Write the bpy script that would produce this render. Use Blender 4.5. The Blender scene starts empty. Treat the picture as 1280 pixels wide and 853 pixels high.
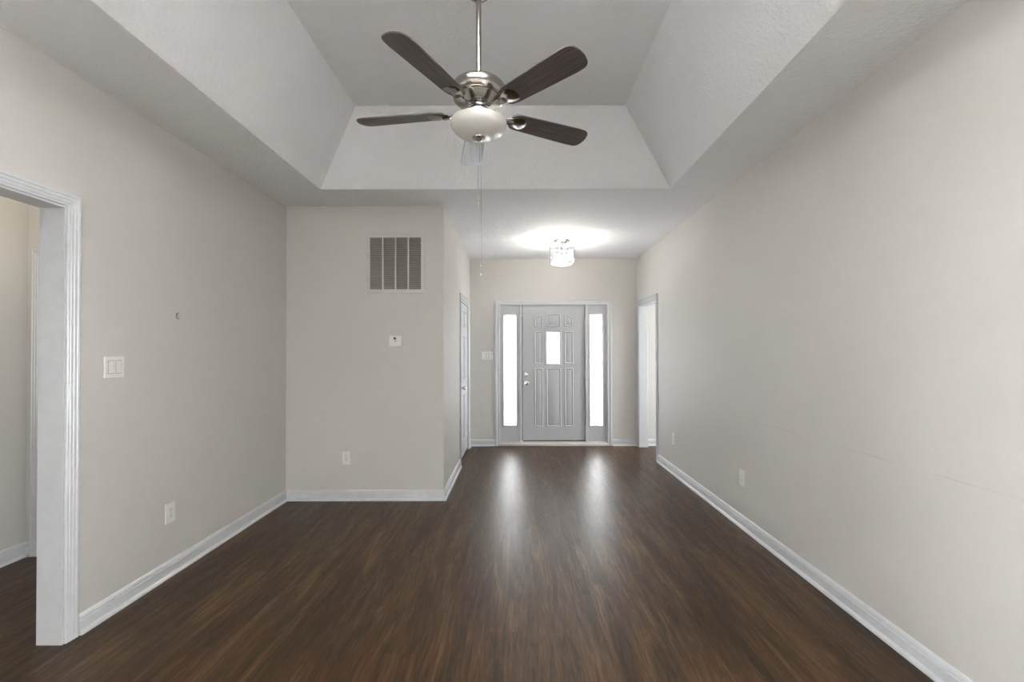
import bpy, bmesh, math, random
from mathutils import Vector, Matrix

C = bpy.context.scene.collection
SC = bpy.context.scene
random.seed(4)
PI = math.pi

# ------------------------------------------------------------------ camera
cam_d = bpy.data.cameras.new('camera')
cam = bpy.data.objects.new('camera', cam_d)
C.objects.link(cam)
cam_d.sensor_width = 36.0
cam_d.lens = 36.0 * 566.635 / 1280.0
cam_d.shift_x = -5.1127 / 1280.0
cam_d.shift_y = 7.6223 / 1280.0
cam_d.clip_start = 0.05
_pi, _ya, _ro = 0.0098, 0.0009, -0.0026
def _m(rows): return Matrix(rows)
_Ry = _m([[math.cos(_ya), math.sin(_ya), 0], [-math.sin(_ya), math.cos(_ya), 0], [0, 0, 1]])
_Rp = _m([[1, 0, 0], [0, math.cos(_pi), math.sin(_pi)], [0, -math.sin(_pi), math.cos(_pi)]])
_Rr = _m([[math.cos(_ro), 0, math.sin(_ro)], [0, 1, 0], [-math.sin(_ro), 0, math.cos(_ro)]])
_R = _Rr @ _Rp @ _Ry
_r, _f, _u = _R[0], _R[1], _R[2]
_mw = Matrix(((_r[0], _u[0], -_f[0]), (_r[1], _u[1], -_f[1]), (_r[2], _u[2], -_f[2]))).to_4x4()
_mw.translation = (0, 0, 1.3776)
cam.matrix_world = _mw
SC.camera = cam

# ------------------------------------------------------------------ colour management
SC.view_settings.view_transform = 'Standard'
SC.view_settings.look = 'None'
SC.view_settings.gamma = 1.0
SC.view_settings.use_curve_mapping = False
SC.view_settings.exposure = 0.10
SC.cycles.use_denoising = True
SC.cycles.max_bounces = 14
SC.cycles.diffuse_bounces = 7
SC.cycles.glossy_bounces = 4
SC.cycles.transparent_max_bounces = 16
SC.cycles.sample_clamp_indirect = 0.0
SC.cycles.caustics_reflective = False
SC.cycles.caustics_refractive = False

# ------------------------------------------------------------------ sky
W = bpy.data.worlds.new('overcast_sky'); SC.world = W
W.use_nodes = True
_bg = W.node_tree.nodes['Background']
_bg.inputs[0].default_value = (0.95, 0.975, 1.0, 1)
_bg.inputs[1].default_value = 36.0

# ------------------------------------------------------------------ lights
def area(name, loc, rot, sx, sy, power, col=(1, 1, 1), portal=False):
    l = bpy.data.lights.new(name, 'AREA'); l.shape = 'RECTANGLE'; l.size = sx; l.size_y = sy
    l.energy = power; l.color = col
    o = bpy.data.objects.new(name, l); C.objects.link(o)
    o.location = loc; o.rotation_euler = rot
    if portal: l.cycles.is_portal = True
    return o
def point(name, loc, power, col, r):
    l = bpy.data.lights.new(name, 'POINT'); l.energy = power; l.color = col; l.shadow_soft_size = r
    o = bpy.data.objects.new(name, l); C.objects.link(o); o.location = loc
    return o
REAR_Y = -4.0
BULB_RADIANCE = 300.0     # the two lit bulbs of the foyer fixture
# sky light enters by the door glass and by unseen windows added for light
SWY0, SWY1, SWZ0, SWZ1 = -3.30, -1.20, 0.25, 2.15
area('left_added_window_portal', (-2.36, (SWY0 + SWY1) / 2, 1.2), (0, -PI / 2, 0), 1.9, 2.1, 1, portal=True)
area('right_added_window_portal', (1.98, (SWY0 + SWY1) / 2, 1.2), (0, PI / 2, 0), 1.9, 2.1, 1, portal=True)
FILL_POWER = 100     # added fill lamps standing in the two added rear windows
area('left_rear_fill', (-2.262 - 0.02, (SWY0 + SWY1) / 2, 1.2), (0, -PI / 2, 0), 1.85, 2.05, FILL_POWER * 1.0, (1.0, 0.99, 0.97))
area('right_rear_fill', (1.878 + 0.02, (SWY0 + SWY1) / 2, 1.2), (0, PI / 2, 0), 1.85, 2.05, FILL_POWER * 3.9, (1.0, 0.99, 0.97))
area('side_added_window_portal', (4.66, 5.4, 1.45), (0, PI / 2, 0), 1.4, 1.4, 1, portal=True)
area('door_portal_left', (-0.094, 6.80, 1.1), (PI / 2, 0, PI), 0.18, 1.62, 1, portal=True)
area('door_portal_right', (1.169, 6.80, 1.1), (PI / 2, 0, PI), 0.18, 1.62, 1, portal=True)
area('door_portal_lite', (0.542, 6.80, 1.43), (PI / 2, 0, PI), 0.18, 0.46, 1, portal=True)
# the photographer's flash, bounced off the top of the tray ceiling
FLASH_POWER = 3400
sp = bpy.data.lights.new('bounced_flash', 'SPOT'); sp.energy = FLASH_POWER; sp.color = (1.0, 0.98, 0.95)
sp.spot_size = math.radians(32); sp.spot_blend = 0.5; sp.shadow_soft_size = 0.05
spo = bpy.data.objects.new('bounced_flash', sp); C.objects.link(spo)
spo.location = (0.0, -0.10, 1.55)
spo.rotation_euler = (Vector((-0.17, 1.17, 3.22)) - Vector(spo.location)).to_track_quat('-Z', 'Y').to_euler()
# unseen fill lamps added to brighten the hall and the side room
point('side_room_fill', (3.2, 5.2, 2.45), 24, (1.0, 0.97, 0.93), 0.12)
point('hall_fill', (-2.75, 2.35, 2.50), 11, (1.0, 0.92, 0.78), 0.12)

# ------------------------------------------------------------------ materials
def new_mat(name):
    m = bpy.data.materials.new(name); m.use_nodes = True
    nt = m.node_tree
    return m, nt, nt.nodes['Principled BSDF']
def N(nt, t, **kw):
    n = nt.nodes.new(t)
    for k, v in kw.items(): setattr(n, k, v)
    return n
def L(nt, a, b): nt.links.new(a, b)
def objco(nt, scale=(1, 1, 1)):
    tc = N(nt, 'ShaderNodeNewGeometry'); mp = N(nt, 'ShaderNodeMapping')
    mp.inputs['Scale'].default_value = scale
    L(nt, tc.outputs['Position'], mp.inputs['Vector'])
    return mp.outputs['Vector']
def noise(nt, vec, scale, detail=3, rough=0.5, dist=0.0):
    n = N(nt, 'ShaderNodeTexNoise'); n.inputs['Scale'].default_value = scale
    n.inputs['Detail'].default_value = detail; n.inputs['Roughness'].default_value = rough
    n.inputs['Distortion'].default_value = dist
    L(nt, vec, n.inputs['Vector'])
    return n.outputs['Fac']
def bump(nt, b, height, strength, dist):
    n = N(nt, 'ShaderNodeBump'); n.inputs['Strength'].default_value = strength
    n.inputs['Distance'].default_value = dist
    L(nt, height, n.inputs['Height']); L(nt, n.outputs['Normal'], b.inputs['Normal'])
def ramp(nt, fac, stops):
    r = N(nt, 'ShaderNodeValToRGB')
    e = r.color_ramp.elements
    while len(e) < len(stops): e.new(0.5)
    for el, (p, c) in zip(e, stops): el.position = p; el.color = (*c, 1)
    L(nt, fac, r.inputs['Fac'])
    return r.outputs['Color']
def math_n(nt, op, a, b=None, clamp=False):
    n = N(nt, 'ShaderNodeMath', operation=op); n.use_clamp = clamp
    for i, v in enumerate((a, b)):
        if v is None: continue
        if isinstance(v, (int, float)): n.inputs[i].default_value = v
        else: L(nt, v, n.inputs[i])
    return n.outputs[0]
def mix_col(nt, fac, a, b):
    n = N(nt, 'ShaderNodeMix', data_type='RGBA')
    for s, v in ((n.inputs[0], fac), (n.inputs[6], a), (n.inputs[7], b)):
        if isinstance(v, (int, float)): s.default_value = v
        elif isinstance(v, tuple): s.default_value = (*v, 1)
        else: L(nt, v, s)
    return n.outputs[2]

def plain(name, col, rough=0.5, metal=0.0, spec=0.5, nscale=0, nstr=0.0, ndist=0.001, coat=0.0):
    m, nt, b = new_mat(name)
    b.inputs['Roughness'].default_value = rough; b.inputs['Metallic'].default_value = metal
    b.inputs['Specular IOR Level'].default_value = spec; b.inputs['Coat Weight'].default_value = coat
    v = objco(nt)
    f = noise(nt, v, nscale or 40, 2)
    L(nt, ramp(nt, f, [(0.3, tuple(c * 0.97 for c in col)), (0.7, tuple(min(1, c * 1.02) for c in col))]), b.inputs['Base Color'])
    if nstr: bump(nt, b, f, nstr, ndist)
    return m

WALLC = (0.580, 0.563, 0.538)
def wall_mat(name, col, scuff=False):
    m, nt, b = new_mat(name)
    b.inputs['Roughness'].default_value = 0.62; b.inputs['Specular IOR Level'].default_value = 0.3
    v = objco(nt)
    big = noise(nt, v, 0.9, 3)
    c = ramp(nt, big, [(0.3, tuple(x * 0.985 for x in col)), (0.7, tuple(x * 1.01 for x in col))])
    if scuff:     # the thin chair-back scuff line that runs along the wall
        g = N(nt, 'ShaderNodeNewGeometry'); s = N(nt, 'ShaderNodeSeparateXYZ'); L(nt, g.outputs['Position'], s.inputs[0])
        wob = noise(nt, objco(nt, (1, 1, 1)), 3.0, 2)
        zz = math_n(nt, 'ADD', s.outputs['Z'], math_n(nt, 'MULTIPLY', math_n(nt, 'SUBTRACT', wob, 0.5), 0.010))
        d = math_n(nt, 'ABSOLUTE', math_n(nt, 'SUBTRACT', zz, 0.856))
        line = math_n(nt, 'SUBTRACT', 1.0, math_n(nt, 'DIVIDE', d, 0.0035), clamp=True)
        brk = ramp(nt, noise(nt, objco(nt, (0, 1, 0)), 2.1, 4, 0.6), [(0.44, (0, 0, 0)), (0.58, (1, 1, 1))])
        y0 = math_n(nt, 'GREATER_THAN', s.outputs['Y'], 1.3); y1 = math_n(nt, 'LESS_THAN', s.outputs['Y'], 3.75)
        fac = math_n(nt, 'MULTIPLY', math_n(nt, 'MULTIPLY', line, y0), y1)
        fac = math_n(nt, 'MULTIPLY', math_n(nt, 'MULTIPLY', fac, brk), 0.28)
        c = mix_col(nt, fac, c, (0.16, 0.15, 0.14))
    L(nt, c, b.inputs['Base Color'])
    f = noise(nt, v, 130, 3, 0.55)
    bump(nt, b, f, 0.16, 0.0015)
    return m
M_wall = wall_mat('greige_wall_paint', WALLC)
M_wallr = wall_mat('greige_wall_paint_scuffed', WALLC, True)

def ceil_mat():
    m, nt, b = new_mat('knockdown_ceiling')
    b.inputs['Roughness'].default_value = 0.8; b.inputs['Specular IOR Level'].default_value = 0.2
    v = objco(nt)
    c = ramp(nt, noise(nt, v, 1.2, 2), [(0.3, (0.80, 0.812, 0.832)), (0.7, (0.82, 0.832, 0.852))])
    L(nt, c, b.inputs['Base Color'])
    f = noise(nt, v, 48, 4, 0.55)
    f2 = ramp(nt, f, [(0.42, (0, 0, 0)), (0.6, (1, 1, 1))])
    bump(nt, b, f2, 0.5, 0.004)
    return m
M_ceil = ceil_mat()
M_trim = plain('white_trim_paint', (0.60, 0.61, 0.63), 0.26, spec=0.45, nscale=25, nstr=0.02)
M_door = plain('white_door_paint', (0.50, 0.505, 0.52), 0.36, spec=0.45, nscale=60, nstr=0.03)
M_vent = plain('vent_enamel', (0.56, 0.545, 0.52), 0.45)
M_slat = plain('vent_slat_enamel', (0.40, 0.38, 0.345), 0.5)
M_dark = plain('dark_cavity', (0.035, 0.033, 0.03), 0.8)
M_filter = plain('grey_filter', (0.16, 0.15, 0.135), 0.9)
M_plate = plain('white_plastic', (0.74, 0.73, 0.70), 0.35)
M_slot = plain('dark_slot', (0.10, 0.095, 0.09), 0.6)
M_steel = plain('satin_steel', (0.55, 0.54, 0.52), 0.25, metal=1.0)
M_alu = plain('threshold_metal', (0.72, 0.70, 0.67), 0.4, metal=0.3)
M_gasket = plain('grey_gasket', (0.10, 0.105, 0.11), 0.7)
M_ground = plain('pale_concrete', (0.55, 0.54, 0.52), 0.9, nscale=8)

def nickel():
    m, nt, b = new_mat('brushed_nickel')
    b.inputs['Metallic'].default_value = 1.0
    v = objco(nt, (1, 1, 60))
    f = noise(nt, v, 9, 3)
    L(nt, ramp(nt, f, [(0.3, (0.33, 0.305, 0.27)), (0.7, (0.42, 0.39, 0.35))]), b.inputs['Base Color'])
    b.inputs['Roughness'].default_value = 0.21
    return m
M_nickel = nickel()
M_chrome = plain('polished_nickel', (0.62, 0.62, 0.62), 0.10, metal=1.0)

def bladem():
    m, nt, b = new_mat('dark_walnut_blade')
    tc = N(nt, 'ShaderNodeTexCoord'); mp = N(nt, 'ShaderNodeMapping'); mp.inputs['Scale'].default_value = (3, 55, 10)
    L(nt, tc.outputs['Object'], mp.inputs['Vector'])
    f = noise(nt, mp.outputs['Vector'], 1.3, 6, 0.65, 0.8)
    L(nt, ramp(nt, f, [(0.28, (0.036, 0.028, 0.027)), (0.52, (0.080, 0.064, 0.060)), (0.75, (0.150, 0.122, 0.114))]), b.inputs['Base Color'])
    L(nt, ramp(nt, f, [(0.3, (0.38,) * 3), (0.7, (0.30,) * 3)]), b.inputs['Roughness'])
    b.inputs['Specular IOR Level'].default_value = 0.55
    bump(nt, b, f, 0.12, 0.001)
    return m
M_blade = bladem()

def frosted():
    m, nt, b = new_mat('frosted_white_glass')
    v = objco(nt)
    L(nt, ramp(nt, noise(nt, v, 14, 2), [(0.3, (0.72, 0.705, 0.665)), (0.7, (0.74, 0.725, 0.69))]), b.inputs['Base Color'])
    b.inputs['Roughness'].default_value = 0.22
    b.inputs['Specular IOR Level'].default_value = 0.5
    return m
M_frost = frosted()

def floor_mat():
    m, nt, b = new_mat('dark_walnut_planks')
    g = N(nt, 'ShaderNodeNewGeometry'); s = N(nt, 'ShaderNodeSeparateXYZ'); L(nt, g.outputs['Position'], s.inputs[0])
    PW, PL = 0.152, 1.22
    ix = math_n(nt, 'FLOOR', math_n(nt, 'DIVIDE', s.outputs['X'], PW))
    wn = N(nt, 'ShaderNodeTexWhiteNoise', noise_dimensions='1D'); L(nt, ix, wn.inputs['W'])
    yo = math_n(nt, 'ADD', math_n(nt, 'DIVIDE', s.outputs['Y'], PL), wn.outputs['Value'])
    iy = math_n(nt, 'FLOOR', yo)
    cmb = N(nt, 'ShaderNodeCombineXYZ'); L(nt, ix, cmb.inputs[0]); L(nt, iy, cmb.inputs[1])
    wp = N(nt, 'ShaderNodeTexWhiteNoise', noise_dimensions='2D'); L(nt, cmb.outputs[0], wp.inputs['Vector'])
    tone = wp.outputs['Value']
    # per-plank shifted grain coordinates
    add = N(nt, 'ShaderNodeVectorMath', operation='ADD')
    sc = N(nt, 'ShaderNodeVectorMath', operation='SCALE'); sc.inputs['Scale'].default_value = 7.0
    L(nt, wp.outputs['Color'], sc.inputs[0]); L(nt, g.outputs['Position'], add.inputs[0]); L(nt, sc.outputs[0], add.inputs[1])
    mp = N(nt, 'ShaderNodeMapping'); mp.inputs['Scale'].default_value = (24, 1.7, 1); L(nt, add.outputs[0], mp.inputs['Vector'])
    fine = noise(nt, mp.outputs['Vector'], 2.6, 8, 0.68, 0.9)
    mp2 = N(nt, 'ShaderNodeMapping'); mp2.inputs['Scale'].default_value = (9.0, 0.8, 1); L(nt, g.outputs['Position'], mp2.inputs['Vector'])
    broad = noise(nt, mp2.outputs['Vector'], 1.2, 4, 0.6, 1.2)
    fac = math_n(nt, 'ADD', math_n(nt, 'MULTIPLY', fine, 0.5), math_n(nt, 'MULTIPLY', broad, 0.5))
    fac = math_n(nt, 'ADD', fac, math_n(nt, 'MULTIPLY', math_n(nt, 'SUBTRACT', tone, 0.5), 0.035))
    c = ramp(nt, fac, [(0.36, (0.016, 0.0078, 0.0034)), (0.46, (0.038, 0.0192, 0.0080)), (0.54, (0.070, 0.0370, 0.0158)), (0.64, (0.135, 0.075, 0.035))])
    # thin dark seams
    fx = math_n(nt, 'FRACT', math_n(nt, 'DIVIDE', s.outputs['X'], PW)); fy = math_n(nt, 'FRACT', yo)
    sx = math_n(nt, 'LESS_THAN', fx, 0.012); sy = math_n(nt, 'LESS_THAN', fy, 0.0020)
    seam = math_n(nt, 'MAXIMUM', sx, sy)
    c = mix_col(nt, math_n(nt, 'MULTIPLY', seam, 0.25), c, (0.015, 0.010, 0.007))
    L(nt, c, b.inputs['Base Color'])
    mp3 = N(nt, 'ShaderNodeMapping'); mp3.inputs['Scale'].default_value = (20, 5.5, 1); L(nt, add.outputs[0], mp3.inputs['Vector'])
    emb = noise(nt, mp3.outputs['Vector'], 2.6, 5, 0.6, 1.0)
    L(nt, ramp(nt, emb, [(0.3, (0.31,) * 3), (0.7, (0.43,) * 3)]), b.inputs['Roughness'])
    b.inputs['Specular IOR Level'].default_value = 0.33
    b.inputs['Specular Tint'].default_value = (1.0, 0.87, 0.74, 1)
    hh = math_n(nt, 'SUBTRACT', emb, math_n(nt, 'MULTIPLY', seam, 0.3))
    bump(nt, b, hh, 0.30, 0.0016)
    return m
M_floor = floor_mat()

def clear_glass(name, tint, gloss, ribs=0, frost=0.0):
    m = bpy.data.materials.new(name); m.use_nodes = True; nt = m.node_tree
    nt.nodes.clear()
    out = N(nt, 'ShaderNodeOutputMaterial'); tr = N(nt, 'ShaderNodeBsdfTransparent'); gl = N(nt, 'ShaderNodeBsdfGlossy')
    gl.inputs['Roughness'].default_value = 0.03 if not frost else 0.15
    mx = N(nt, 'ShaderNodeMixShader')
    fr = N(nt, 'ShaderNodeFresnel'); fr.inputs['IOR'].default_value = 1.45
    L(nt, math_n(nt, 'MULTIPLY', fr.outputs[0], gloss), mx.inputs[0])
    if ribs:
        tc = N(nt, 'ShaderNodeTexCoord'); s = N(nt, 'ShaderNodeSeparateXYZ'); L(nt, tc.outputs['Object'], s.inputs[0])
        ang = math_n(nt, 'ARCTAN2', s.outputs['Y'], s.outputs['X'])
        cm = N(nt, 'ShaderNodeCombineXYZ'); L(nt, math_n(nt, 'MULTIPLY', ang, ribs), cm.inputs[0])
        f = noise(nt, cm.outputs[0], 1.0, 3)
        L(nt, ramp(nt, f, [(0.35, tuple(0.70 * x for x in tint)), (0.62, tint)]), tr.inputs[0])
    else:
        v = objco(nt)
        f = noise(nt, v, 9, 2)
        L(nt, ramp(nt, f, [(0.3, tuple(0.97 * x for x in tint)), (0.7, tint)]), tr.inputs[0])
    L(nt, tr.outputs[0], mx.inputs[1]); L(nt, gl.outputs[0], mx.inputs[2])
    last = mx.outputs[0]
    if frost:
        tl = N(nt, 'ShaderNodeBsdfTranslucent'); tl.inputs[0].default_value = (*tint, 1)
        m2 = N(nt, 'ShaderNodeMixShader'); m2.inputs[0].default_value = frost
        L(nt, last, m2.inputs[1]); L(nt, tl.outputs[0], m2.inputs[2]); last = m2.outputs[0]
    L(nt, last, out.inputs['Surface'])
    return m
M_pane = clear_glass('frosted_door_glass', (0.74, 0.745, 0.75), 0.6, frost=0.65)
M_clear = clear_glass('window_glass', (0.97, 0.98, 0.98), 0.8)
M_drum = clear_glass('ribbed_clear_glass', (0.98, 0.98, 0.97), 0.8, ribs=7, frost=0.018)

def glow(name, col, strength):
    m = bpy.data.materials.new(name); m.use_nodes = True; nt = m.node_tree; nt.nodes.clear()
    out = N(nt, 'ShaderNodeOutputMaterial'); e = N(nt, 'ShaderNodeEmission')
    e.inputs[0].default_value = (*col, 1); e.inputs[1].default_value = strength
    L(nt, e.outputs[0], out.inputs['Surface'])
    return m
M_bulb = glow('lit_bulb', (1.0, 0.955, 0.89), BULB_RADIANCE)

M_ring = plain('polished_grey_metal', (0.42, 0.42, 0.42), 0.03, metal=1.0)
def opal():
    m, nt, b = new_mat('opal_diffuser_glass')
    L(nt, ramp(nt, noise(nt, objco(nt), 14, 2), [(0.3, (0.72, 0.71, 0.69)), (0.7, (0.75, 0.74, 0.72))]), b.inputs['Base Color'])
    b.inputs['Roughness'].default_value = 0.25
    tl = N(nt, 'ShaderNodeBsdfTranslucent'); tl.inputs[0].default_value = (1.0, 0.98, 0.95, 1)
    mx = N(nt, 'ShaderNodeMixShader'); mx.inputs[0].default_value = 0.03
    L(nt, b.outputs[0], mx.inputs[1]); L(nt, tl.outputs[0], mx.inputs[2])
    L(nt, mx.outputs[0], nt.nodes['Material Output'].inputs['Surface'])
    return m
M_opal = opal()

# ------------------------------------------------------------------ mesh helpers
class MB:
    def __init__(s): s.bm = bmesh.new()
    def face(s, vs):
        try: return s.bm.faces.new(vs)
        except ValueError: return None
    def poly(s, pts):
        return s.face([s.bm.verts.new(p) for p in pts])
    def box(s, x0, x1, y0, y1, z0, z1, bev=0.0):
        v = [s.bm.verts.new(p) for p in ((x0, y0, z0), (x1, y0, z0), (x1, y1, z0), (x0, y1, z0), (x0, y0, z1), (x1, y0, z1), (x1, y1, z1), (x0, y1, z1))]
        fs = [s.face([v[i] for i in q]) for q in ((3, 2, 1, 0), (4, 5, 6, 7), (0, 1, 5, 4), (1, 2, 6, 5), (2, 3, 7, 6), (3, 0, 4, 7))]
        if bev:
            es = list({e for f in fs for e in f.edges})
            bmesh.ops.bevel(s.bm, geom=es, offset=bev, segments=2, affect='EDGES', profile=0.5)
        return s
    def loft(s, rings, close_ring=True, caps=True):
        R = [[s.bm.verts.new(p) for p in r] for r in rings]
        n = len(R[0])
        for a, b in zip(R, R[1:]):
            for i in range(n if close_ring else n - 1):
                j = (i + 1) % n
                s.face((a[i], a[j], b[j], b[i]))
        if caps and close_ring:
            s.face(R[0][::-1]); s.face(R[-1])
        return s
    def lathe(s, prof, cx=0, cy=0, seg=48, caps=True):
        rings = []
        for r, z in prof:
            r = max(r, 1e-4)
            rings.append([(cx + r * math.cos(2 * PI * k / seg), cy + r * math.sin(2 * PI * k / seg), z) for k in range(seg)])
        return s.loft(rings, True, caps)
    def tube(s, pts, r, seg=10):
        pts = [Vector(p) for p in pts]; rings = []
        rr = r if isinstance(r, (list, tuple)) else [r] * len(pts)
        up = None
        for i, p in enumerate(pts):
            t = ((pts[min(i + 1, len(pts) - 1)] - pts[max(i - 1, 0)])).normalized()
            if up is None or abs(up.dot(t)) > 0.95:
                up = Vector((0, 0, 1)) if abs(t.z) < 0.9 else Vector((1, 0, 0))
            a = t.cross(up).normalized(); b = a.cross(t).normalized(); up = b
            rings.append([p + rr[i] * (math.cos(2 * PI * k / seg) * a + math.sin(2 * PI * k / seg) * b) for k in range(seg)])
        return s.loft(rings)
    def torus(s, cx, cy, z, R, r, seg=48, ms=10):
        rings = [[(cx + (R + r * math.cos(2 * PI * j / ms)) * math.cos(2 * PI * i / seg), cy + (R + r * math.cos(2 * PI * j / ms)) * math.sin(2 * PI * i / seg), z + r * math.sin(2 * PI * j / ms)) for j in range(ms)] for i in range(seg + 1)]
        return s.loft(rings, True, False)
    def build(s, name, mat, parent=None, smooth=35, label=None, loc=None):
        bmesh.ops.remove_doubles(s.bm, verts=s.bm.verts, dist=1e-5)
        bmesh.ops.recalc_face_normals(s.bm, faces=s.bm.faces)
        me = bpy.data.meshes.new(name)
        if loc is not None: bmesh.ops.translate(s.bm, verts=s.bm.verts, vec=-Vector(loc))
        s.bm.to_mesh(me); s.bm.free()
        if smooth:
            me.shade_smooth(); me.set_sharp_from_angle(angle=math.radians(smooth))
        me.materials.append(mat)
        o = bpy.data.objects.new(name, me); C.objects.link(o)
        if loc is not None: o.location = loc
        if parent is not None:
            o.parent = parent
        if label: o['label'] = label
        return o

def tag(o, label, cat, group=None):
    o['label'] = label; o['category'] = cat
    if group: o['group'] = group
    return o
def structure(o, label=None, cat=None):
    o['kind'] = 'structure'
    if label: o['label'] = label
    if cat: o['category'] = cat
    return o
def thing(name, loc, label, cat, group=None, rot=(0, 0, 0)):
    o = bpy.data.objects.new(name, None); C.objects.link(o)
    o.location = loc; o.rotation_euler = rot; o.empty_display_size = 0.05
    return tag(o, label, cat, group)

# ------------------------------------------------------------------ plan (metres)
XL, XR, XC = -2.146, 1.762, -0.680
YC, YB, H = 4.220, 6.624, 2.740
WT = 0.116
XH = -3.335          # far side of the hall beyond the left opening
YH = 3.085           # end wall of that hall
LO0, LO1, LOH = 0.95, 2.150, 2.073     # left cased opening
RO0, RO1, ROH = 5.714, 6.520, 2.035    # right cased opening
CD0, CD1, CDH = 5.488, 6.405, 2.022    # closet door opening

# ------------------------------------------------------------------ structure
fl = MB(); fl.box(XL - WT, XR + WT, REAR_Y - 0.12, YB + WT, -0.12, 0.0); fl.box(XH - 0.1, XL - WT, -0.9, YB + WT, -0.12, 0.0); fl.box(XR + WT, 4.7, 3.6, YB + WT, -0.12, 0.0)
structure(fl.build('floor', M_floor, smooth=0), 'dark walnut plank floor running towards the front door', 'floor')
gr = MB(); gr.box(-14, 14, -16, 18, -0.30, -0.16)
structure(gr.build('ground', M_ground, smooth=0), 'pale concrete ground outside the house', 'ground')

# ceiling with its tray
TX0, TX1, TY0, TY1 = -1.640, 1.291, 0.820, 3.781
UX0, UX1, UY0, UY1, UZ = -1.213, 0.829, 1.187, 3.414, 3.240
cb = MB()
X0, X1, Y0, Y1 = XL - WT, XR + WT, REAR_Y - 0.1, YB + WT
o4 = [(X0, Y0, H), (X1, Y0, H), (X1, Y1, H), (X0, Y1, H)]
i4 = [(TX0, TY0, H), (TX1, TY0, H), (TX1, TY1, H), (TX0, TY1, H)]
u4 = [(UX0, UY0, UZ), (UX1, UY0, UZ), (UX1, UY1, UZ), (UX0, UY1, UZ)]
for k in range(4):
    j = (k + 1) % 4
    cb.poly([o4[k], o4[j], i4[j], i4[k]])
    cb.poly([i4[k], i4[j], u4[j], u4[k]])
cb.poly(u4)
# roof deck above keeps the ceiling a closed solid
cb.poly([(p[0], p[1], 3.35) for p in o4])
for k in range(4):
    j = (k + 1) % 4
    cb.poly([o4[k], o4[j], (o4[j][0], o4[j][1], 3.35), (o4[k][0], o4[k][1], 3.35)])
structure(cb.build('ceiling', M_ceil, smooth=0), 'white textured ceiling with a recessed tray', 'ceiling')

cb = MB(); cb.box(XH - 0.1, XL - WT, -0.9, YB + WT, H, H + 0.1)
structure(cb.build('ceiling_hall', M_ceil, smooth=0), 'white ceiling of the hall', 'ceiling')
cb = MB(); cb.box(XR + WT, 4.7, 3.6, YB + WT, H, H + 0.1)
structure(cb.build('ceiling_side_room', M_ceil, smooth=0), 'white ceiling of the side room', 'ceiling')

def wall(name, mat, *boxes, label=None):
    b = MB()
    for bx in boxes: b.box(*bx)
    return structure(b.build(name, mat, smooth=0), label, 'wall')
wall('wall_left', M_wall,
     (XL - WT, XL, REAR_Y, SWY0, 0, H), (XL - WT, XL, SWY1, LO0, 0, H), (XL - WT, XL, SWY0, SWY1, 0, SWZ0), (XL - WT, XL, SWY0, SWY1, SWZ1, H), (XL - WT, XL, LO1, YB, 0, H), (XL - WT, XL, LO0, LO1, LOH, H),
     label='greige left wall with a cased opening')
wall('wall_right', M_wallr,
     (XR, XR + WT, REAR_Y, SWY0, 0, H), (XR, XR + WT, SWY1, RO0, 0, H), (XR, XR + WT, SWY0, SWY1, 0, SWZ0), (XR, XR + WT, SWY0, SWY1, SWZ1, H), (XR, XR + WT, RO1, YB, 0, H), (XR, XR + WT, RO0, RO1, ROH, H),
     label='long greige right wall with a thin scuff line')
DX0, DX1, DZ = -0.255, 1.333, 2.085      # rough opening of the entry unit
wall('wall_back', M_wall,
     (XH - 0.1, DX0, YB, YB + WT, 0, H), (DX1, 4.7, YB, YB + WT, 0, H), (DX0, DX1, YB, YB + WT, DZ, H),
     label='greige wall around the front door')
wall('wall_closet', M_wall, (XL, XC, YC, YC + WT, 0, H), label='greige wall carrying the return air vent')
wall('wall_foyer', M_wall,
     (XC - WT, XC, YC + WT, CD0, 0, H), (XC - WT, XC, CD1, YB, 0, H), (XC - WT, XC, CD0, CD1, CDH, H),
     label='greige foyer side wall with the closet door')
wall('wall_hall', M_wall, (XH - 0.1, XH, -0.9, YH + 0.1, 0, H), label='greige hall wall seen through the left opening')
HD0, HD1, HDH = XH + 0.10, XH + 0.10 + 0.76, 2.02
wall('wall_hall_end', M_wall, (XH, HD0, YH, YH + WT, 0, H), (HD1, XL - WT, YH, YH + WT, 0, H), (HD0, HD1, YH, YH + WT, HDH, H),
     label='greige hall end wall with a white door')
wall('wall_rear', M_wall, (XL - WT, XR + WT, REAR_Y - 0.1, REAR_Y, 0, H), label='rear wall behind the camera')
wall('wall_hall_start', M_wall, (XH, XL - WT, -0.9, -0.8, 0, H), label='near end wall of the hall')
wall('wall_side_room', M_wall,
     (4.58, 4.68, 3.6, 4.7, 0, H), (4.58, 4.68, 6.1, YB, 0, H), (4.58, 4.68, 4.7, 6.1, 0, 0.8), (4.58, 4.68, 4.7, 6.1, 2.1, H),
     (XR + WT, 4.58, 3.6, 3.7, 0, H),
     label='greige walls of the room beyond the right opening')

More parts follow.
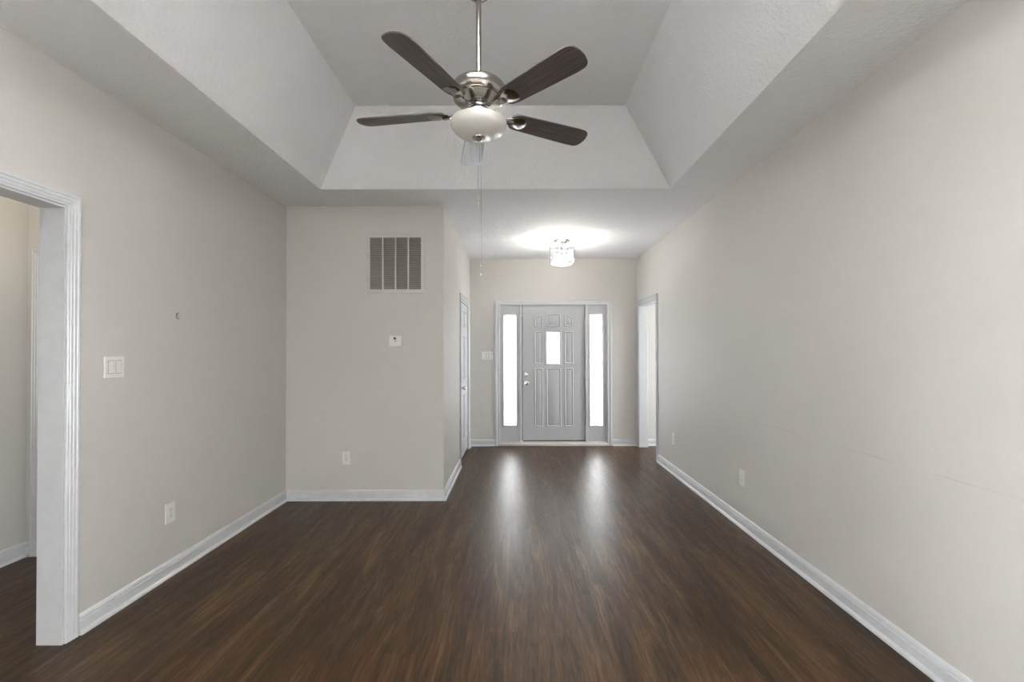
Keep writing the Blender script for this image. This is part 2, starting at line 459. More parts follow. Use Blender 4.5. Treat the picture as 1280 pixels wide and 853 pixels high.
# unseen windows added behind the camera and in the side room to bring light
def added_window(name, xa, xb, y0, y1, z0, z1, label):
    b = MB(); xm = (xa + xb) / 2; ym = (y0 + y1) / 2; zm = (z0 + z1) / 2
    for y in (y0, y1 - 0.05): b.box(xa, xb, y, y + 0.05, z0, z1)
    for z in (z0, zm - 0.02, z1 - 0.05): b.box(xa, xb, y0 + 0.05, y1 - 0.05, z, z + (0.04 if z == zm - 0.02 else 0.05))
    w = structure(b.build(name, M_trim, smooth=0), label, 'window')
    b = MB(); b.box(xm - 0.003, xm + 0.003, y0 + 0.045, y1 - 0.045, z0 + 0.045, z1 - 0.045)
    b.build('window_pane', M_clear, w, 0)
added_window('added_window_3', XL - 0.09, XL - 0.04, SWY0, SWY1, SWZ0, SWZ1, 'added white window, unseen, in the left wall behind the camera')
added_window('added_window_4', XR + 0.04, XR + 0.09, SWY0, SWY1, SWZ0, SWZ1, 'added white window, unseen, in the right wall behind the camera')
added_window('added_window_5', 4.60, 4.66, 4.7, 6.1, 0.8, 2.1, 'added white window of the side room, out of view')

# ------------------------------------------------------------------ baseboards
# profile: (offset from wall, height); shoe moulding at the foot, bead on top
BB = [(0, 0), (0.0270, 0), (0.0268, 0.005), (0.0245, 0.0125), (0.0200, 0.0185), (0.0145, 0.0215), (0.0128, 0.0220), (0.0128, 0.0660), (0.0090, 0.0690), (0.0088, 0.0715), (0.0122, 0.0740),
      (0.0120, 0.0765), (0.0104, 0.0835), (0.0072, 0.0905), (0.0030, 0.0962), (0, 0.0975)]
def base(name, pts, inward, label=None):
    """pts: 2-D wall line; inward: +1 when the room lies to the left of the direction of travel. Mitred at its corners."""
    n = len(pts); rings = []
    P = [Vector(p) for p in pts]
    for i in range(n):
        ds = []
        if i > 0: ds.append((P[i] - P[i - 1]).normalized())
        if i < n - 1: ds.append((P[i + 1] - P[i]).normalized())
        ns = [Vector((-d.y, d.x)) * inward for d in ds]
        if len(ns) == 2:
            m = (ns[0] + ns[1]); m = m / (1 + ns[0].dot(ns[1]))
        else: m = ns[0]
        rings.append([(P[i].x + m.x * a, P[i].y + m.y * a, z) for a, z in BB])
    b = MB(); b.loft(rings)
    return structure(b.build(name, M_trim, smooth=40), label, 'baseboard')
CW = 0.064   # casing width
base('baseboard_left', [(XL, LO1 + CW + 0.004), (XL, YC), (XC, YC), (XC, CD0 - CW - 0.004)], -1, 'white baseboard along the left and closet walls')
base('baseboard_left_rear', [(XL, REAR_Y), (XL, LO0 - CW - 0.004)], -1)
base('baseboard_back_left', [(XC, CD1 + CW + 0.004), (XC, YB), (-0.316, YB)], -1, 'short white baseboard left of the front door')
base('baseboard_back_right', [(1.392, YB), (XR, YB), (XR, RO1 + CW + 0.003)], -1, 'short white baseboard right of the front door')
base('baseboard_right', [(XR, RO0 - CW - 0.004), (XR, REAR_Y), (XL, REAR_Y)], -1, 'white baseboard along the right wall')
base('baseboard_hall', [(XH, -0.8), (XH, YH), (HD0 - 0.066, YH)], -1, 'white baseboard in the hall beyond the left opening')
base('baseboard_side_room', [(XR + WT, YB), (4.58, YB)], -1, 'white baseboard of the side room')

# ------------------------------------------------------------------ door casings
CP = [(0.004, 0), (0.004, 0.009), (0.007, 0.0120), (0.013, 0.0128), (0.016, 0.0105), (0.019, 0.0135), (0.029, 0.0148), (0.032, 0.0118), (0.035, 0.0150),
      (0.045, 0.0165), (0.048, 0.0135), (0.051, 0.0168), (0.060, 0.0175), (0.064, 0.0155), (0.064, 0)]
def casing(name, axis, plane, sign, u0, u1, top, label=None, foot=0.0, prof=CP):
    """three-sided mitred casing; axis 'x' when the wall plane is X=const, the casing stands off towards sign."""
    rings = []
    for cu, cz, du, dz in ((u0, foot, -1, 0), (u0, top, -1, 1), (u1, top, 1, 1), (u1, foot, 1, 0)):
        r = []
        for a, h in prof:
            u, z = cu + du * a, cz + dz * a
            r.append((plane + sign * h, u, z) if axis == 'x' else (u, plane + sign * h, z))
        rings.append(r)
    b = MB(); b.loft(rings)
    return structure(b.build(name, M_trim, smooth=30), label, 'trim')
def jamb(b, axis, p0, p1, u0, u1, top, t=0.018):
    """lining boards of an opening, p0..p1 across the wall"""
    def bx(ua, ub, za, zb):
        if axis == 'x': b.box(p0, p1, ua, ub, za, zb)
        else: b.box(ua, ub, p0, p1, za, zb)
    bx(u0 - 0.001, u0 + t, 0, top); bx(u1 - t, u1 + 0.001, 0, top); bx(u0 + t, u1 - t, top - t, top)
    return b
# left opening
t1 = casing('trim_1', 'x', XL, 1, LO0, LO1 - 0.0, LOH, 'white fluted casing of the left opening')
jamb(MB(), 'x', XL - WT - 0.002, XL + 0.003, LO0, LO1, LOH, 0.006).build('jamb', M_trim, t1, 0)
casing('trim_2', 'x', XL - WT, -1, LO0, LO1, LOH)
# right opening
t3 = casing('trim_3', 'x', XR, -1, RO0, RO1, ROH, 'white casing of the opening near the front door')
jamb(MB(), 'x', XR - 0.003, XR + WT + 0.002, RO0, RO1, ROH, 0.010).build('jamb', M_trim, t3, 0)
casing('trim_4', 'x', XR + WT, 1, RO0, RO1, ROH)
# closet door
t5 = casing('trim_5', 'x', XC, 1, CD0, CD1, CDH, 'white casing of the closet door')
jamb(MB(), 'x', XC - WT, XC + 0.002, CD0, CD1, CDH, 0.016).build('jamb', M_trim, t5, 0)
# hall door
t6 = casing('trim_6', 'y', YH, -1, HD0, HD1, HDH, 'white casing of the hall door')
jamb(MB(), 'y', YH - 0.002, YH + WT, HD0, HD1, HDH, 0.016).build('jamb', M_trim, t6, 0)

# ------------------------------------------------------------------ panelled door leaves
def offset_poly(poly, d):
    n = len(poly); out = []
    for i in range(n):
        p, q, r = Vector(poly[i - 1]), Vector(poly[i]), Vector(poly[(i + 1) % n])
        a, c = (q - p).normalized(), (r - q).normalized()
        na, nc = Vector((-a.y, a.x)), Vector((-c.y, c.x))
        m = (na + nc) / (1 + na.dot(nc))
        out.append((q.x + m.x * d, q.y + m.y * d))
    return out
PANEL = [(0.000, 0.0), (0.004, 0.0055), (0.009, 0.0070), (0.013, 0.0045), (0.018, -0.0010), (0.024, 0.0005), (0.036, 0.0050)]
def panel(b, poly, place, prof=PANEL, fill=True):
    """raised moulding that follows a counter-clockwise outline; place(u, v, height) -> point"""
    rings = [[place(u, v, h) for u, v in offset_poly(poly, d)] for d, h in prof]
    b.loft(rings, True, False)
    if fill: b.poly(rings[-1])
def rect(u0, v0, u1, v1): return [(u0, v0), (u1, v0), (u1, v1), (u0, v1)]

# ------------------------------------------------------------------ front entry
YD = YB + 0.028      # face of the entry leaf
FX0, FX1, FZ0, FZ1 = 0.090, 1.001, 0.078, 2.063
d1 = MB()
# leaf built around the lite
LX0, LX1, LZ0, LZ1 = 0.452, 0.632, 1.200, 1.662
yb = YD + 0.044
d1.box(FX0, LX0, YD, yb, FZ0, FZ1); d1.box(LX1, FX1, YD, yb, FZ0, FZ1); d1.box(LX0, LX1, YD, yb, FZ0, LZ0); d1.box(LX0, LX1, YD, yb, LZ1, FZ1)
pl = lambda u, v, h: (u, YD - 0.0005 - h, v)
panel(d1, [(0.265, 1.745), (0.385, 1.745), (0.385, 1.915), (0.345, 1.905), (0.265, 1.872)], pl)
panel(d1, [(0.706, 1.745), (0.826, 1.745), (0.826, 1.872), (0.746, 1.905), (0.706, 1.915)], pl)
panel(d1, [(0.437, 1.745), (0.650, 1.745), (0.650, 1.922), (0.600, 1.932), (0.487, 1.932), (0.437, 1.922)], pl)
for u0, u1 in ((0.262, 0.388), (0.704, 0.830)):
    panel(d1, rect(u0, 1.196, u1, 1.674), pl)
    panel(d1, rect(u0, 0.274, u1, 1.130), pl)
panel(d1, rect(0.436, 0.274, 0.650, 1.130), pl)
panel(d1, rect(LX0 - 0.030, LZ0 - 0.028, LX1 + 0.030, LZ1 + 0.028), pl, [(0, 0), (0.004, 0.008), (0.014, 0.010), (0.024, 0.006), (0.030, 0.0)], False)
door1 = structure(d1.build('door_1', M_door, smooth=30), 'white nine-panel front door with a small frosted lite', 'door')
b = MB(); b.box(LX0 + 0.001, LX1 - 0.001, YD + 0.012, YD + 0.020, LZ0 + 0.001, LZ1 - 0.001)
b.build('glass_lite', M_pane, door1, 0, label='small bright frosted glass lite')
# moulded swag ornament above the lite
b = MB()
for k, (dx, dz, r) in enumerate(((-0.045, 0.004, 0.010), (-0.018, 0.012, 0.012), (0.014, 0.012, 0.012), (0.042, 0.004, 0.010))):
    b.tube([(0.543 + dx - 0.012, YD - 0.010, 1.725 + dz), (0.543 + dx, YD - 0.012, 1.725 + dz + 0.016), (0.543 + dx + 0.012, YD - 0.010, 1.725 + dz)], [0.005, 0.007, 0.005], 8)
b.tube([(0.480, YD - 0.009, 1.706), (0.510, YD - 0.011, 1.699), (0.543, YD - 0.012, 1.696), (0.576, YD - 0.011, 1.699), (0.606, YD - 0.009, 1.706)], [0.003, 0.005, 0.006, 0.005, 0.003], 8)
b.build('ornament', M_door, door1)
# lock and knob
def ring_y(b, x, z, prof, seg=24):
    """lathe about a Y axis; prof (radius, distance towards the room)"""
    rings = [[(x + max(r, 1e-4) * math.cos(2 * PI * k / seg), YD - d, z + max(r, 1e-4) * math.sin(2 * PI * k / seg)) for k in range(seg)] for r, d in prof]
    b.loft(rings)
b = MB(); ring_y(b, 0.138, 1.040, [(0.033, -0.001), (0.033, 0.008), (0.029, 0.013), (0.018, 0.015), (0.018, 0.018)])
b.box(0.134, 0.142, YD - 0.034, YD - 0.016, 1.024, 1.056, 0.003)
b.build('deadbolt', M_steel, door1, label='satin steel deadbolt turn')
b = MB(); ring_y(b, 0.142, 0.912, [(0.034, -0.001), (0.034, 0.006), (0.028, 0.011), (0.013, 0.014), (0.012, 0.032), (0.020, 0.038), (0.027, 0.047), (0.028, 0.056), (0.022, 0.064), (0.008, 0.068)])
b.build('door_knob', M_steel, door1, label='satin steel round knob')
for z in (1.816, 1.044, 0.239):
    b = MB()
    b.tube([(FX1 + 0.004, YD - 0.008, z - 0.05), (FX1 + 0.004, YD - 0.008, z + 0.05)], 0.0075, 10)
    b.box(FX1 - 0.012, FX1 + 0.002, YD - 0.003, YD + 0.002, z - 0.05, z + 0.05)
    b.build('hinge', M_door, door1)
# swing-bar door guard at the top of the lock side
b = MB()
b.box(0.048, 0.080, YB - 0.006, YB + 0.003, 1.905, 2.050, 0.003)
b.box(0.046, 0.086, YB - 0.020, YB - 0.004, 1.898, 1.914, 0.003)
gd = b.build('door_guard', M_trim)
tag(gd, 'white door guard latch on the mullion left of the front door', 'latch')
# frame of the entry unit: head, mullions, jambs, sidelight boards
t7 = MB()
yj0, yj1 = YB + 0.004, YB + WT
t7.box(DX0, DX1, yj0, yj1, 2.074, DZ + 0.0)            # head
t7.box(DX0, DX0 + 0.016, yj0, yj1, 0.0, 2.074); t7.box(DX1 - 0.016, DX1, yj0, yj1, 0.0, 2.074)
t7.box(0.044, 0.079, yj0, yj1, 0.056, 2.074, 0.002); t7.box(1.007, 1.047, yj0, yj1, 0.056, 2.074, 0.002)
trim7 = structure(t7.build('trim_7', M_trim, smooth=0), 'white frame and mullions of the front entry', 'trim')
# gasket lines around the leaf
b = MB()
b.box(0.0785, 0.091, YD + 0.012, YD + 0.040, 0.07, 2.075); b.box(1.0, 1.008, YD + 0.020, YD + 0.040, 0.07, 2.075); b.box(0.083, 1.008, YD + 0.012, YD + 0.040, 2.062, 2.0745)
b.box(0.084, 1.007, YD + 0.006, YD + 0.040, 0.054, 0.080)
b.build('weatherstrip', M_gasket, trim7, 0)
FC = [(0.000, 0), (0.000, 0.010), (0.004, 0.0125), (0.020, 0.0125), (0.024, 0.0105), (0.028, 0.0135), (0.050, 0.0165), (0.058, 0.0165), (0.062, 0.013), (0.062, 0)]
casing('trim_8', 'y', YB, -1, -0.247, 1.325, 2.060, 'white casing around the front door and its sidelights', prof=FC)
th = MB(); th.box(DX0, DX1, YB - 0.022, YB + WT, 0.0, 0.040, 0.004); th.box(DX0 + 0.01, DX1 - 0.01, YB + 0.012, YB + WT, 0.040, 0.056, 0.003)
structure(th.build('trim_9', M_alu), 'pale metal threshold under the front door', 'trim')
def sidelight(name, x0, x1, g0, g1, gz0, gz1, label):
    ys, ye = YB + 0.018, YB + 0.060
    z0, z1 = 0.058, 2.073
    b = MB()
    b.box(x0, g0, ys, ye, z0, z1); b.box(g1, x1, ys, ye, z0, z1); b.box(g0, g1, ys, ye, z0, gz0); b.box(g0, g1, ys, ye, gz1, z1)
    w = structure(b.build(name, M_door, smooth=0), label, 'window')
    b = MB()
    panel(b, rect(g0 - 0.024, gz0 - 0.024, g1 + 0.024, gz1 + 0.024), lambda u, v, h: (u, ys - 0.0004 - h, v), [(0, 0), (0.003, 0.008), (0.012, 0.011), (0.020, 0.007), (0.026, 0.0), (0.026, -0.012)], False)
    b.build('window_frame', M_door, w, 30)
    b = MB(); b.box(g0 - 0.002, g1 + 0.002, ys + 0.010, ys + 0.018, gz0 - 0.002, gz1 + 0.002)
    b.build('window_pane', M_pane, w, 0, label='bright frosted glass pane')
    return w
sidelight('window_1', DX0 + 0.016, 0.046, -0.182, -0.006, 0.300, 1.911, 'tall frosted sidelight left of the front door')
sidelight('window_2', 1.045, DX1 - 0.016, 1.081, 1.257, 0.298, 1.911, 'tall frosted sidelight right of the front door')

# ------------------------------------------------------------------ closet door (six panels) and hall door
def six_panel(name, w, h, label):
    """leaf in its own frame: u along the width, v up, face towards -y"""
    b = MB(); b.box(0, w, 0, 0.035, 0, h)
    k = 0.12; m = w / 2; g = 0.055
    pl = lambda u, v, hh: (u, -0.0004 - hh, v)
    for u0, u1 in ((k, m - g), (m + g, w - k)):
        for v0, v1 in ((0.22, 0.80), (0.98, 1.55), (1.67, 1.88)):
            panel(b, rect(u0, v0, u1, v1), pl)
    return structure(b.build(name, M_door, smooth=30), label, 'door')
def knob(parent, u, v, mat):
    b = MB(); seg = 24
    prof = [(0.032, -0.001), (0.032, 0.006), (0.026, 0.010), (0.012, 0.013), (0.012, 0.034), (0.021, 0.040), (0.027, 0.050), (0.026, 0.059), (0.014, 0.067), (0.002, 0.068)]
    b.loft([[(u + r * math.cos(2 * PI * i / seg), -d, v + r * math.sin(2 * PI * i / seg)) for i in range(seg)] for r, d in prof])
    b.build('door_knob', mat, parent, label='satin steel knob')
cw = CD1 - CD0 - 0.038
d2 = six_panel('door_2', cw, CDH - 0.016 - 0.004 - 0.030, 'white six-panel closet door in the foyer side wall')
d2.location = (XC - 0.014, CD0 + 0.019, 0.030); d2.rotation_euler = (0, 0, PI / 2)
knob(d2, 0.070, 0.90, M_steel)
d3 = six_panel('door_3', HD1 - HD0 - 0.038, HDH - 0.016 - 0.016, 'white six-panel door at the end of the hall')
d3.location = (HD0 + 0.019, YH + 0.02, 0.012)
knob(d3, 0.66, 0.92, M_steel)

# ------------------------------------------------------------------ ceiling fan
FX, FY = -0.189, 2.301
fan = thing('ceiling_fan', (FX, FY, UZ), 'brushed nickel ceiling fan with five dark wood blades and a frosted bowl', 'ceiling fan')
def fz(z): return z - UZ
def flathe(name, prof, mat, label=None, seg=64):
    b = MB(); b.lathe([(r, fz(z)) for r, z in prof], seg=seg)
    return b.build(name, mat, fan, 40, label)
flathe('canopy', [(0.068, UZ - 0.0005), (0.068, UZ - 0.010), (0.062, UZ - 0.030), (0.042, UZ - 0.048), (0.020, UZ - 0.056)], M_nickel)
flathe('downrod', [(0.0132, UZ - 0.03), (0.0132, 2.745)], M_nickel, seg=24)
flathe('motor_housing', [(0.018, 2.776), (0.020, 2.764), (0.032, 2.758), (0.085, 2.752), (0.114, 2.744), (0.129, 2.733), (0.1365, 2.721), (0.1390, 2.706), (0.1380, 2.691),
                         (0.1330, 2.677), (0.1270, 2.669), (0.1290, 2.664), (0.1255, 2.6595), (0.1140, 2.6570), (0.1000, 2.6525), (0.0800, 2.6450), (0.0640, 2.6385), (0.0450, 2.6375)], M_nickel)
flathe('switch_housing', [(0.036, 2.640), (0.0445, 2.6370), (0.0465, 2.6340), (0.0465, 2.6230), (0.0440, 2.6190), (0.0370, 2.6175), (0.0370, 2.6120), (0.0500, 2.6105), (0.0530, 2.6040), (0.0500, 2.5970), (0.0470, 2.5900), (0.0470, 2.5480)], M_chrome)
# bowl: shallow frosted glass dish with a rolled rim
bp = []
a, hb, zr = 0.143, 0.072, 2.546
for k in range(15):
    t = k / 14 * PI / 2
    r_ = a * math.cos(t)
    bp.append((r_, zr - hb * max(0.0, 1 - (r_ / a) ** 2.5) ** (1 / 2.5)))
bowl_prof = [(0.046, zr - 0.002), (0.100, zr - 0.001), (0.128, zr + 0.002), (0.138, zr + 0.003), (0.1415, zr + 0.002)] + bp
flathe('bowl_shade', bowl_prof, M_frost, 'frosted white glass bowl')
zf = zr - hb
flathe('finial', [(0.014, zf + 0.004), (0.030, zf + 0.001), (0.0345, zf - 0.004), (0.0330, zf - 0.009), (0.022, zf - 0.012), (0.0150, zf - 0.0135), (0.0155, zf - 0.017), (0.011, zf - 0.021), (0.002, zf - 0.0225)], M_nickel, seg=32)
# blades
BW = 0.069
def blade_outline():
    p = []
    # root (narrow, rounded) -> tip (wider, broad rounded corners); local u along blade, v across
    p += [(0.178, -0.022), (0.184, -0.040), (0.200, -0.052), (0.225, -0.0575), (0.30, -0.060), (0.45, -0.0655), (0.58, -0.069), (0.606, -0.0675)]
    for k in range(1, 7):
        t = k / 7 * PI / 2
        p.append((0.606 + 0.042 * math.sin(t), -0.0675 + 0.036 * (1 - math.cos(t))))
    p += [(0.653, -0.020), (0.655, 0.0), (0.653, 0.020)]
    for k in range(6, 0, -1):
        t = k / 7 * PI / 2
        p.append((0.606 + 0.042 * math.sin(t), 0.0675 - 0.036 * (1 - math.cos(t))))
    p += [(0.606, 0.0675), (0.58, 0.069), (0.45, 0.0655), (0.30, 0.060), (0.225, 0.0575), (0.200, 0.052), (0.184, 0.040), (0.178, 0.022)]
    return p
ol = blade_outline()
b = MB()
b.loft([[(u * 0.998, v * 0.985, -0.0035) for u, v in ol], [(u, v, -0.0022) for u, v in ol], [(u, v, 0.0022) for u, v in ol], [(u * 0.998, v * 0.985, 0.0035) for u, v in ol]])
ZB = 2.5975
PHASE = math.radians(9.2)
blade0 = b.build('blade', M_blade, fan, 40)
# bracket: shield plate under the blade root with a raised ridge, and a cranked arm to the motor
b = MB()
sh = [(0.160, -0.018), (0.190, -0.030), (0.225, -0.041), (0.246, -0.042), (0.260, -0.034), (0.268, -0.016), (0.270, 0.0), (0.268, 0.016), (0.260, 0.034), (0.246, 0.042), (0.225, 0.041), (0.190, 0.030), (0.160, 0.018)]
b.loft([[(u, v, -0.0036) for u, v in sh], [(u, v, -0.0070) for u, v in sh], [(0.215 + (u - 0.215) * 0.86, v * 0.80, -0.0110) for u, v in sh]])
rings = []
for r, z, w, t in ((0.058, 0.024, 0.020, 0.010), (0.085, 0.020, 0.017, 0.010), (0.112, 0.008, 0.015, 0.010), (0.138, -0.003, 0.015, 0.010), (0.160, -0.009, 0.017, 0.010), (0.190, -0.010, 0.018, 0.010)):
    rings.append([(r, -w, z - t * 0.4), (r, -w * 0.6, z - t), (r, w * 0.6, z - t), (r, w, z - t * 0.4), (r, w * 0.6, z), (r, -w * 0.6, z)])
b.loft(rings)
brk0 = b.build('blade_bracket', M_nickel, fan, 35)
for k in range(5):
    az = PHASE + math.radians(18 + 72 * k)
    for src, pitch in ((blade0, math.radians(-12)), (brk0, math.radians(-9))):
        o = src
        if k > 0:
            o = src.copy(); C.objects.link(o); o.parent = fan
        o.location = (0, 0, fz(ZB)); o.rotation_euler = (pitch, 0, az)
# pull chains below the finial
def chain(x, y, z0, z1, bob):
    b = MB()
    b.tube([(x, y, fz(z0)), (x, y, fz(z1))], 0.0016, 6)
    z = z0
    b.lathe([(0.001, fz(z1) + 0.004), (0.0042, fz(z1)), (0.0050, fz(z1) - bob * 0.6), (0.003, fz(z1) - bob), (0.0005, fz(z1) - bob - 0.001)], x, y, 12)
    return b.build('pull_chain', M_steel, fan, 40)
chain(-0.004, 0.004, zr - hb - 0.015, 2.150, 0.030)
chain(0.010, -0.002, zr - hb - 0.008, 1.775, 0.014)

# ------------------------------------------------------------------ foyer ceiling light
LXc, LYc = 0.556, 5.520
lamp = thing('ceiling_light', (LXc, LYc, H), 'lit semi-flush drum light with nickel rings and clear glass near the front door', 'ceiling light')
def llathe(name, prof, mat, label=None, seg=48):
    b = MB(); b.lathe(prof, seg=seg); return b.build(name, mat, lamp, 40, label)
llathe('canopy', [(0.105, -0.0005), (0.105, -0.010), (0.098, -0.018), (0.060, -0.022), (0.018, -0.024)], M_chrome)
b = MB()
b.tube([(0, 0, -0.02), (0, 0, -0.30)], 0.006, 12)
for k in range(3):
    a = 2 * PI * k / 3 + 0.5
    b.tube([(0, 0, -0.060), (0.045 * math.cos(a), 0.045 * math.sin(a), -0.040), (0.075 * math.cos(a), 0.075 * math.sin(a), -0.020)], 0.005, 8)
b.build('stem', M_chrome, lamp)
RT, RB = 0.146, 0.143
for z in (-0.085, -0.118):
    b = MB(); b.torus(0, 0, z, RT, 0.0050); b.build('ring', M_ring, lamp)
b = MB(); b.torus(0, 0, -0.288, RB, 0.0055); b.build('ring', M_ring, lamp)
b = MB()
for k in range(4):
    a = 2 * PI * k / 4 - PI / 2 - 0.05
    b.tube([(RT * math.cos(a), RT * math.sin(a), -0.083), (RB * math.cos(a), RB * math.sin(a), -0.288)], 0.0035, 8)
    b.tube([(0.005 * math.cos(a), 0.005 * math.sin(a), -0.085), (RT * math.cos(a), RT * math.sin(a), -0.085)], 0.0035, 8)
b.build('strut', M_ring, lamp)
b = MB(); b.lathe([(0.136, -0.116), (0.138, -0.20), (0.136, -0.290)], seg=64, caps=False)
b.build('glass_shade', M_drum, lamp, 60, 'clear ribbed glass drum')
b = MB(); b.lathe([(0.130, -0.296), (0.120, -0.303), (0.080, -0.312), (0.03, -0.317), (0.001, -0.318)], seg=48, caps=False)
b.build('diffuser', M_opal, lamp, 60, 'frosted glass bottom')
llathe('light_shield_plate', [(0.010, -0.094), (0.080, -0.096), (0.082, -0.099), (0.080, -0.102), (0.010, -0.104)], M_ring)  # added disc that shields the ceiling from the bulbs' upward light
for k in range(2):
    a = PI * k + 0.4
    x, y = 0.060 * math.cos(a), 0.060 * math.sin(a)
    b = MB(); b.lathe([(0.013, -0.100), (0.013, -0.118), (0.014, -0.172), (0.014, -0.184)], x, y, 20)
    sk = b.build('socket', M_chrome, lamp)
    b = MB(); b.lathe([(0.012, -0.182), (0.014, -0.196), (0.024, -0.218), (0.029, -0.238), (0.027, -0.256), (0.016, -0.268), (0.001, -0.272)], x, y, 24)
    b.build('bulb', M_bulb, lamp, 60, 'glowing bulb')

# ------------------------------------------------------------------ return air vent on the closet wall
VX0, VX1, VZ0, VZ1 = -1.398, -0.850, 1.922, 2.480
vent = thing('return_air_vent', (-1.124, YC, VZ0), 'square painted return air grille with four louvred bays high on the closet wall', 'vent')
def vloc(b): return b
vp = Vector((-1.124, YC, VZ0))
def vbuild(b, name, mat, label=None, smooth=30):
    bmesh.ops.translate(b.bm, verts=b.bm.verts, vec=-vp)
    return b.build(name, mat, vent, smooth, label)
b = MB()
fw = 0.036
ip = rect(VX0 + fw, VZ0 + fw, VX1 - fw, VZ1 - fw); op = rect(VX0, VZ0, VX1, VZ1)
def vring(poly, y): return [(u, YC - y, v) for u, v in poly]
b.loft([vring(op, 0.0), vring(op, 0.003), vring(rect(VX0 + 0.006, VZ0 + 0.006, VX1 - 0.006, VZ1 - 0.006), 0.009), vring(ip, 0.012), vring(ip, 0.002)], True, False)
vbuild(b, 'vent_frame', M_vent)
b = MB(); b.box(VX0 + 0.01, VX1 - 0.01, YC - 0.0012, YC - 0.0004, VZ0 + 0.01, VZ1 - 0.01)
vbuild(b, 'backing', M_filter, smooth=0)
iw = (VX1 - VX0 - 2 * fw)
bw = iw / 4
for k in range(1, 4):
    x = VX0 + fw + bw * k
    b = MB(); b.box(x - 0.0065, x + 0.0065, YC - 0.012, YC - 0.002, VZ0 + fw - 0.002, VZ1 - fw + 0.002, 0.002)
    vbuild(b, 'mullion', M_vent)
for k in range(4):
    x0 = VX0 + fw + bw * k + (0.0065 if k else 0.0); x1 = VX0 + fw + bw * (k + 1) - (0.0065 if k < 3 else 0.0)
    b = MB()
    n = 38
    for i in range(n):
        z = VZ0 + fw + (i + 0.5) * (VZ1 - VZ0 - 2 * fw) / n
        b.poly([(x0, YC - 0.010, z - 0.0050), (x1, YC - 0.010, z - 0.0050), (x1, YC - 0.0025, z + 0.0030), (x0, YC - 0.0025, z + 0.0030)])
        b.poly([(x0, YC - 0.010, z - 0.0058), (x1, YC - 0.010, z - 0.0058), (x1, YC - 0.0025, z + 0.0022), (x0, YC - 0.0025, z + 0.0022)])
    vbuild(b, 'louver', M_slat, smooth=0)

# ------------------------------------------------------------------ thermostat
ts = thing('thermostat', (-1.122, YC, 1.430), 'small square white thermostat on the closet wall below the air grille', 'thermostat')
def local(b, o): bmesh.ops.translate(b.bm, verts=b.bm.verts, vec=-Vector(o)); return b
def rounded(w, h, r, bulge=0.0, n=5):
    p = []
    for cx, cz, a0 in ((w / 2 - r, h - r, 0), (-w / 2 + r, h - r, PI / 2), (-w / 2 + r, r, PI), (w / 2 - r, r, 1.5 * PI)):
        for k in range(n + 1):
            a = a0 + k / n * PI / 2
            p.append((cx + r * math.cos(a), cz + r * math.sin(a)))
        if a0 == PI and bulge:
            for t in (0.25, 0.5, 0.75): p.append((-w / 2 + r + (w - 2 * r) * t, -bulge * math.sin(t * PI)))
    return p
pr = rounded(0.118, 0.098, 0.008, 0.006)
b = MB(); b.loft([[(u, 0, v) for u, v in pr], [(u, -0.020, v) for u, v in pr], [(u * 0.95, -0.026, 0.05 + (v - 0.05) * 0.95) for u, v in pr]])
b.build('body', M_plate, ts)
b = MB(); b.lathe([(0.0120, 0.0), (0.0120, 0.006), (0.0095, 0.008)], seg=24)
bmesh.ops.rotate(b.bm, verts=b.bm.verts, cent=(0, 0, 0), matrix=Matrix.Rotation(PI / 2, 3, 'X'))
bmesh.ops.translate(b.bm, verts=b.bm.verts, vec=(-0.004, -0.0255, 0.072))
b.build('dial', M_slot, ts, label='dark round dial')
b = MB(); b.box(-0.016, 0.006, -0.030, -0.0255, 0.054, 0.060, 0.0015); b.build('lever', M_plate, ts)
b = MB(); b.box(-0.008, 0.001, -0.0285, -0.0255, 0.040, 0.047, 0.0015); b.build('button', M_slot, ts)
b = MB(); b.box(0.008, 0.017, -0.0285, -0.0255, 0.045, 0.052, 0.0015); b.build('button', M_slot, ts)

# ------------------------------------------------------------------ outlets and switches
def plate(parent, w, h, mat=M_plate):
    p = rounded(w, h, 0.004)
    b = MB()
    b.loft([[(u, 0, v) for u, v in p], [(u, -0.0030, v) for u, v in p], [(u * 0.955, -0.0065, h / 2 + (v - h / 2) * 0.965) for u, v in p]])
    return b.build('cover_plate', mat, parent)
def face_box(parent, name, u0, u1, v0, v1, d0, d1, mat, bev=0.0012, label=None):
    b = MB(); b.box(u0, u1, -d1, -d0, v0, v1, bev); return b.build(name, mat, parent, 30, label)
def outlet(loc, rz, label):
    w, h = 0.075, 0.122
    t = thing('wall_outlet', loc, label, 'outlet', None, (0, 0, rz))
    plate(t, w, h)
    for zc in (0.041, 0.081):
        p = rounded(0.034, 0.028, 0.010)
        b = MB(); b.loft([[(u, -0.006, zc - 0.014 + v) for u, v in p], [(u, -0.0085, zc - 0.014 + v) for u, v in p]])
        r = b.build('receptacle', M_plate, t)
        b = MB()
        for s in (-1, 1): b.box(s * 0.0065 - 0.0013, s * 0.0065 + 0.0013, -0.0089, -0.0080, zc - 0.002, zc + 0.008)
        b.box(-0.0022, 0.0022, -0.0089, -0.0080, zc - 0.010, zc - 0.006)
        b.build('slot', M_slot, r, 0)
    b = MB(); b.lathe([(0.0032, 0), (0.0032, 0.0012)], seg=12)
    bmesh.ops.rotate(b.bm, verts=b.bm.verts, cent=(0, 0, 0), matrix=Matrix.Rotation(PI / 2, 3, 'X'))
    bmesh.ops.translate(b.bm, verts=b.bm.verts, vec=(0, -0.0062, h / 2)); b.build('screw', M_steel, t)
    return t
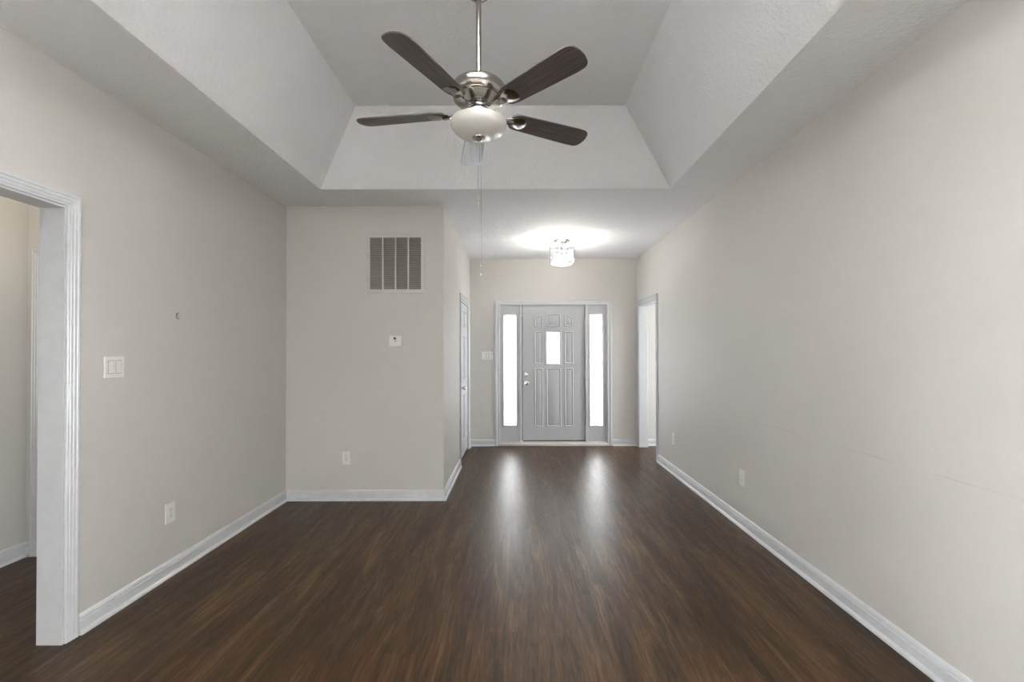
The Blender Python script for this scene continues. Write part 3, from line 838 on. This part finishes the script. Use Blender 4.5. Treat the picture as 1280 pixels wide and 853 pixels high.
# rz: 0 faces -y (closet/back wall), pi/2 faces +x (left wall), -pi/2 faces -x (right wall)
outlet((XL, 2.808, 0.326), PI / 2, 'white duplex outlet low on the left wall')
outlet((-1.583, YC, 0.334), 0, 'white duplex outlet low on the closet wall below the air grille')
outlet((XR, 3.550, 0.325), -PI / 2, 'white duplex outlet on the right wall nearer the camera')
outlet((XR, 5.100, 0.330), -PI / 2, 'white duplex outlet on the right wall nearer the front door')
def rocker(t, uc, vc):
    face_box(t, 'shadow_line', uc - 0.0185, uc + 0.0185, vc - 0.0360, vc + 0.0360, 0.004, 0.0070, M_slot)  # dark sheet that paints in the shadow lines round the rocker
    fr = face_box(t, 'switch_frame', uc - 0.0165, uc + 0.0165, vc - 0.0340, vc + 0.0340, 0.004, 0.0078, M_plate)
    b = MB()
    u0, u1, v0, v1 = uc - 0.0145, uc + 0.0145, vc - 0.0310, vc + 0.0310
    b.loft([[(u0, -0.005, v0), (u0, -0.0125, v0), (u0, -0.0080, vc), (u0, -0.0088, v1), (u0, -0.005, v1)],
            [(u1, -0.005, v0), (u1, -0.0125, v0), (u1, -0.0080, vc), (u1, -0.0088, v1), (u1, -0.005, v1)]])
    b.build('rocker', M_plate, fr, 30)
s1 = thing('light_switch', (XL, 2.414, 1.244), 'white double rocker switch plate on the left wall beside the cased opening', 'light switch', None, (0, 0, PI / 2))
plate(s1, 0.118, 0.114)
rocker(s1, -0.023, 0.057); rocker(s1, 0.023, 0.057)
s2 = thing('light_switch', (-0.4285, YB, 1.261), 'white three gang switch plate left of the front door', 'light switch')
plate(s2, 0.163, 0.114)
fr = face_box(s2, 'switch_frame', -0.046 - 0.006, -0.046 + 0.006, 0.045, 0.069, 0.004, 0.0075, M_plate)
b = MB(); b.loft([[(-0.046 - 0.004, -0.006, 0.051), (-0.046 + 0.004, -0.006, 0.051), (-0.046 + 0.004, -0.006, 0.065), (-0.046 - 0.004, -0.006, 0.065)],
                  [(-0.046 - 0.0035, -0.020, 0.044), (-0.046 + 0.0035, -0.020, 0.044), (-0.046 + 0.0035, -0.020, 0.050), (-0.046 - 0.0035, -0.020, 0.050)]])
b.build('toggle', M_plate, fr, 30)
rocker(s2, 0.0, 0.057); rocker(s2, 0.046, 0.057)

# ------------------------------------------------------------------ picture hook left on the wall
hk = thing('picture_hook', (XL, 2.858, 1.590), 'tiny metal picture hook left on the left wall above the outlet', 'hook', None, (0, 0, PI / 2))
b = MB(); b.box(-0.006, 0.006, -0.0025, 0, 0.006, 0.036, 0.001)
b.tube([(0, -0.002, 0.008), (0, -0.003, 0.001), (0, -0.008, -0.003), (0, -0.014, 0.000), (0, -0.016, 0.006)], 0.0028, 8)
b.build('hook', M_steel, hk)
b = MB(); b.tube([(0, 0, 0.028), (0, -0.012, 0.034)], [0.0018, 0.0026], 8); b.build('nail', M_gasket, hk)
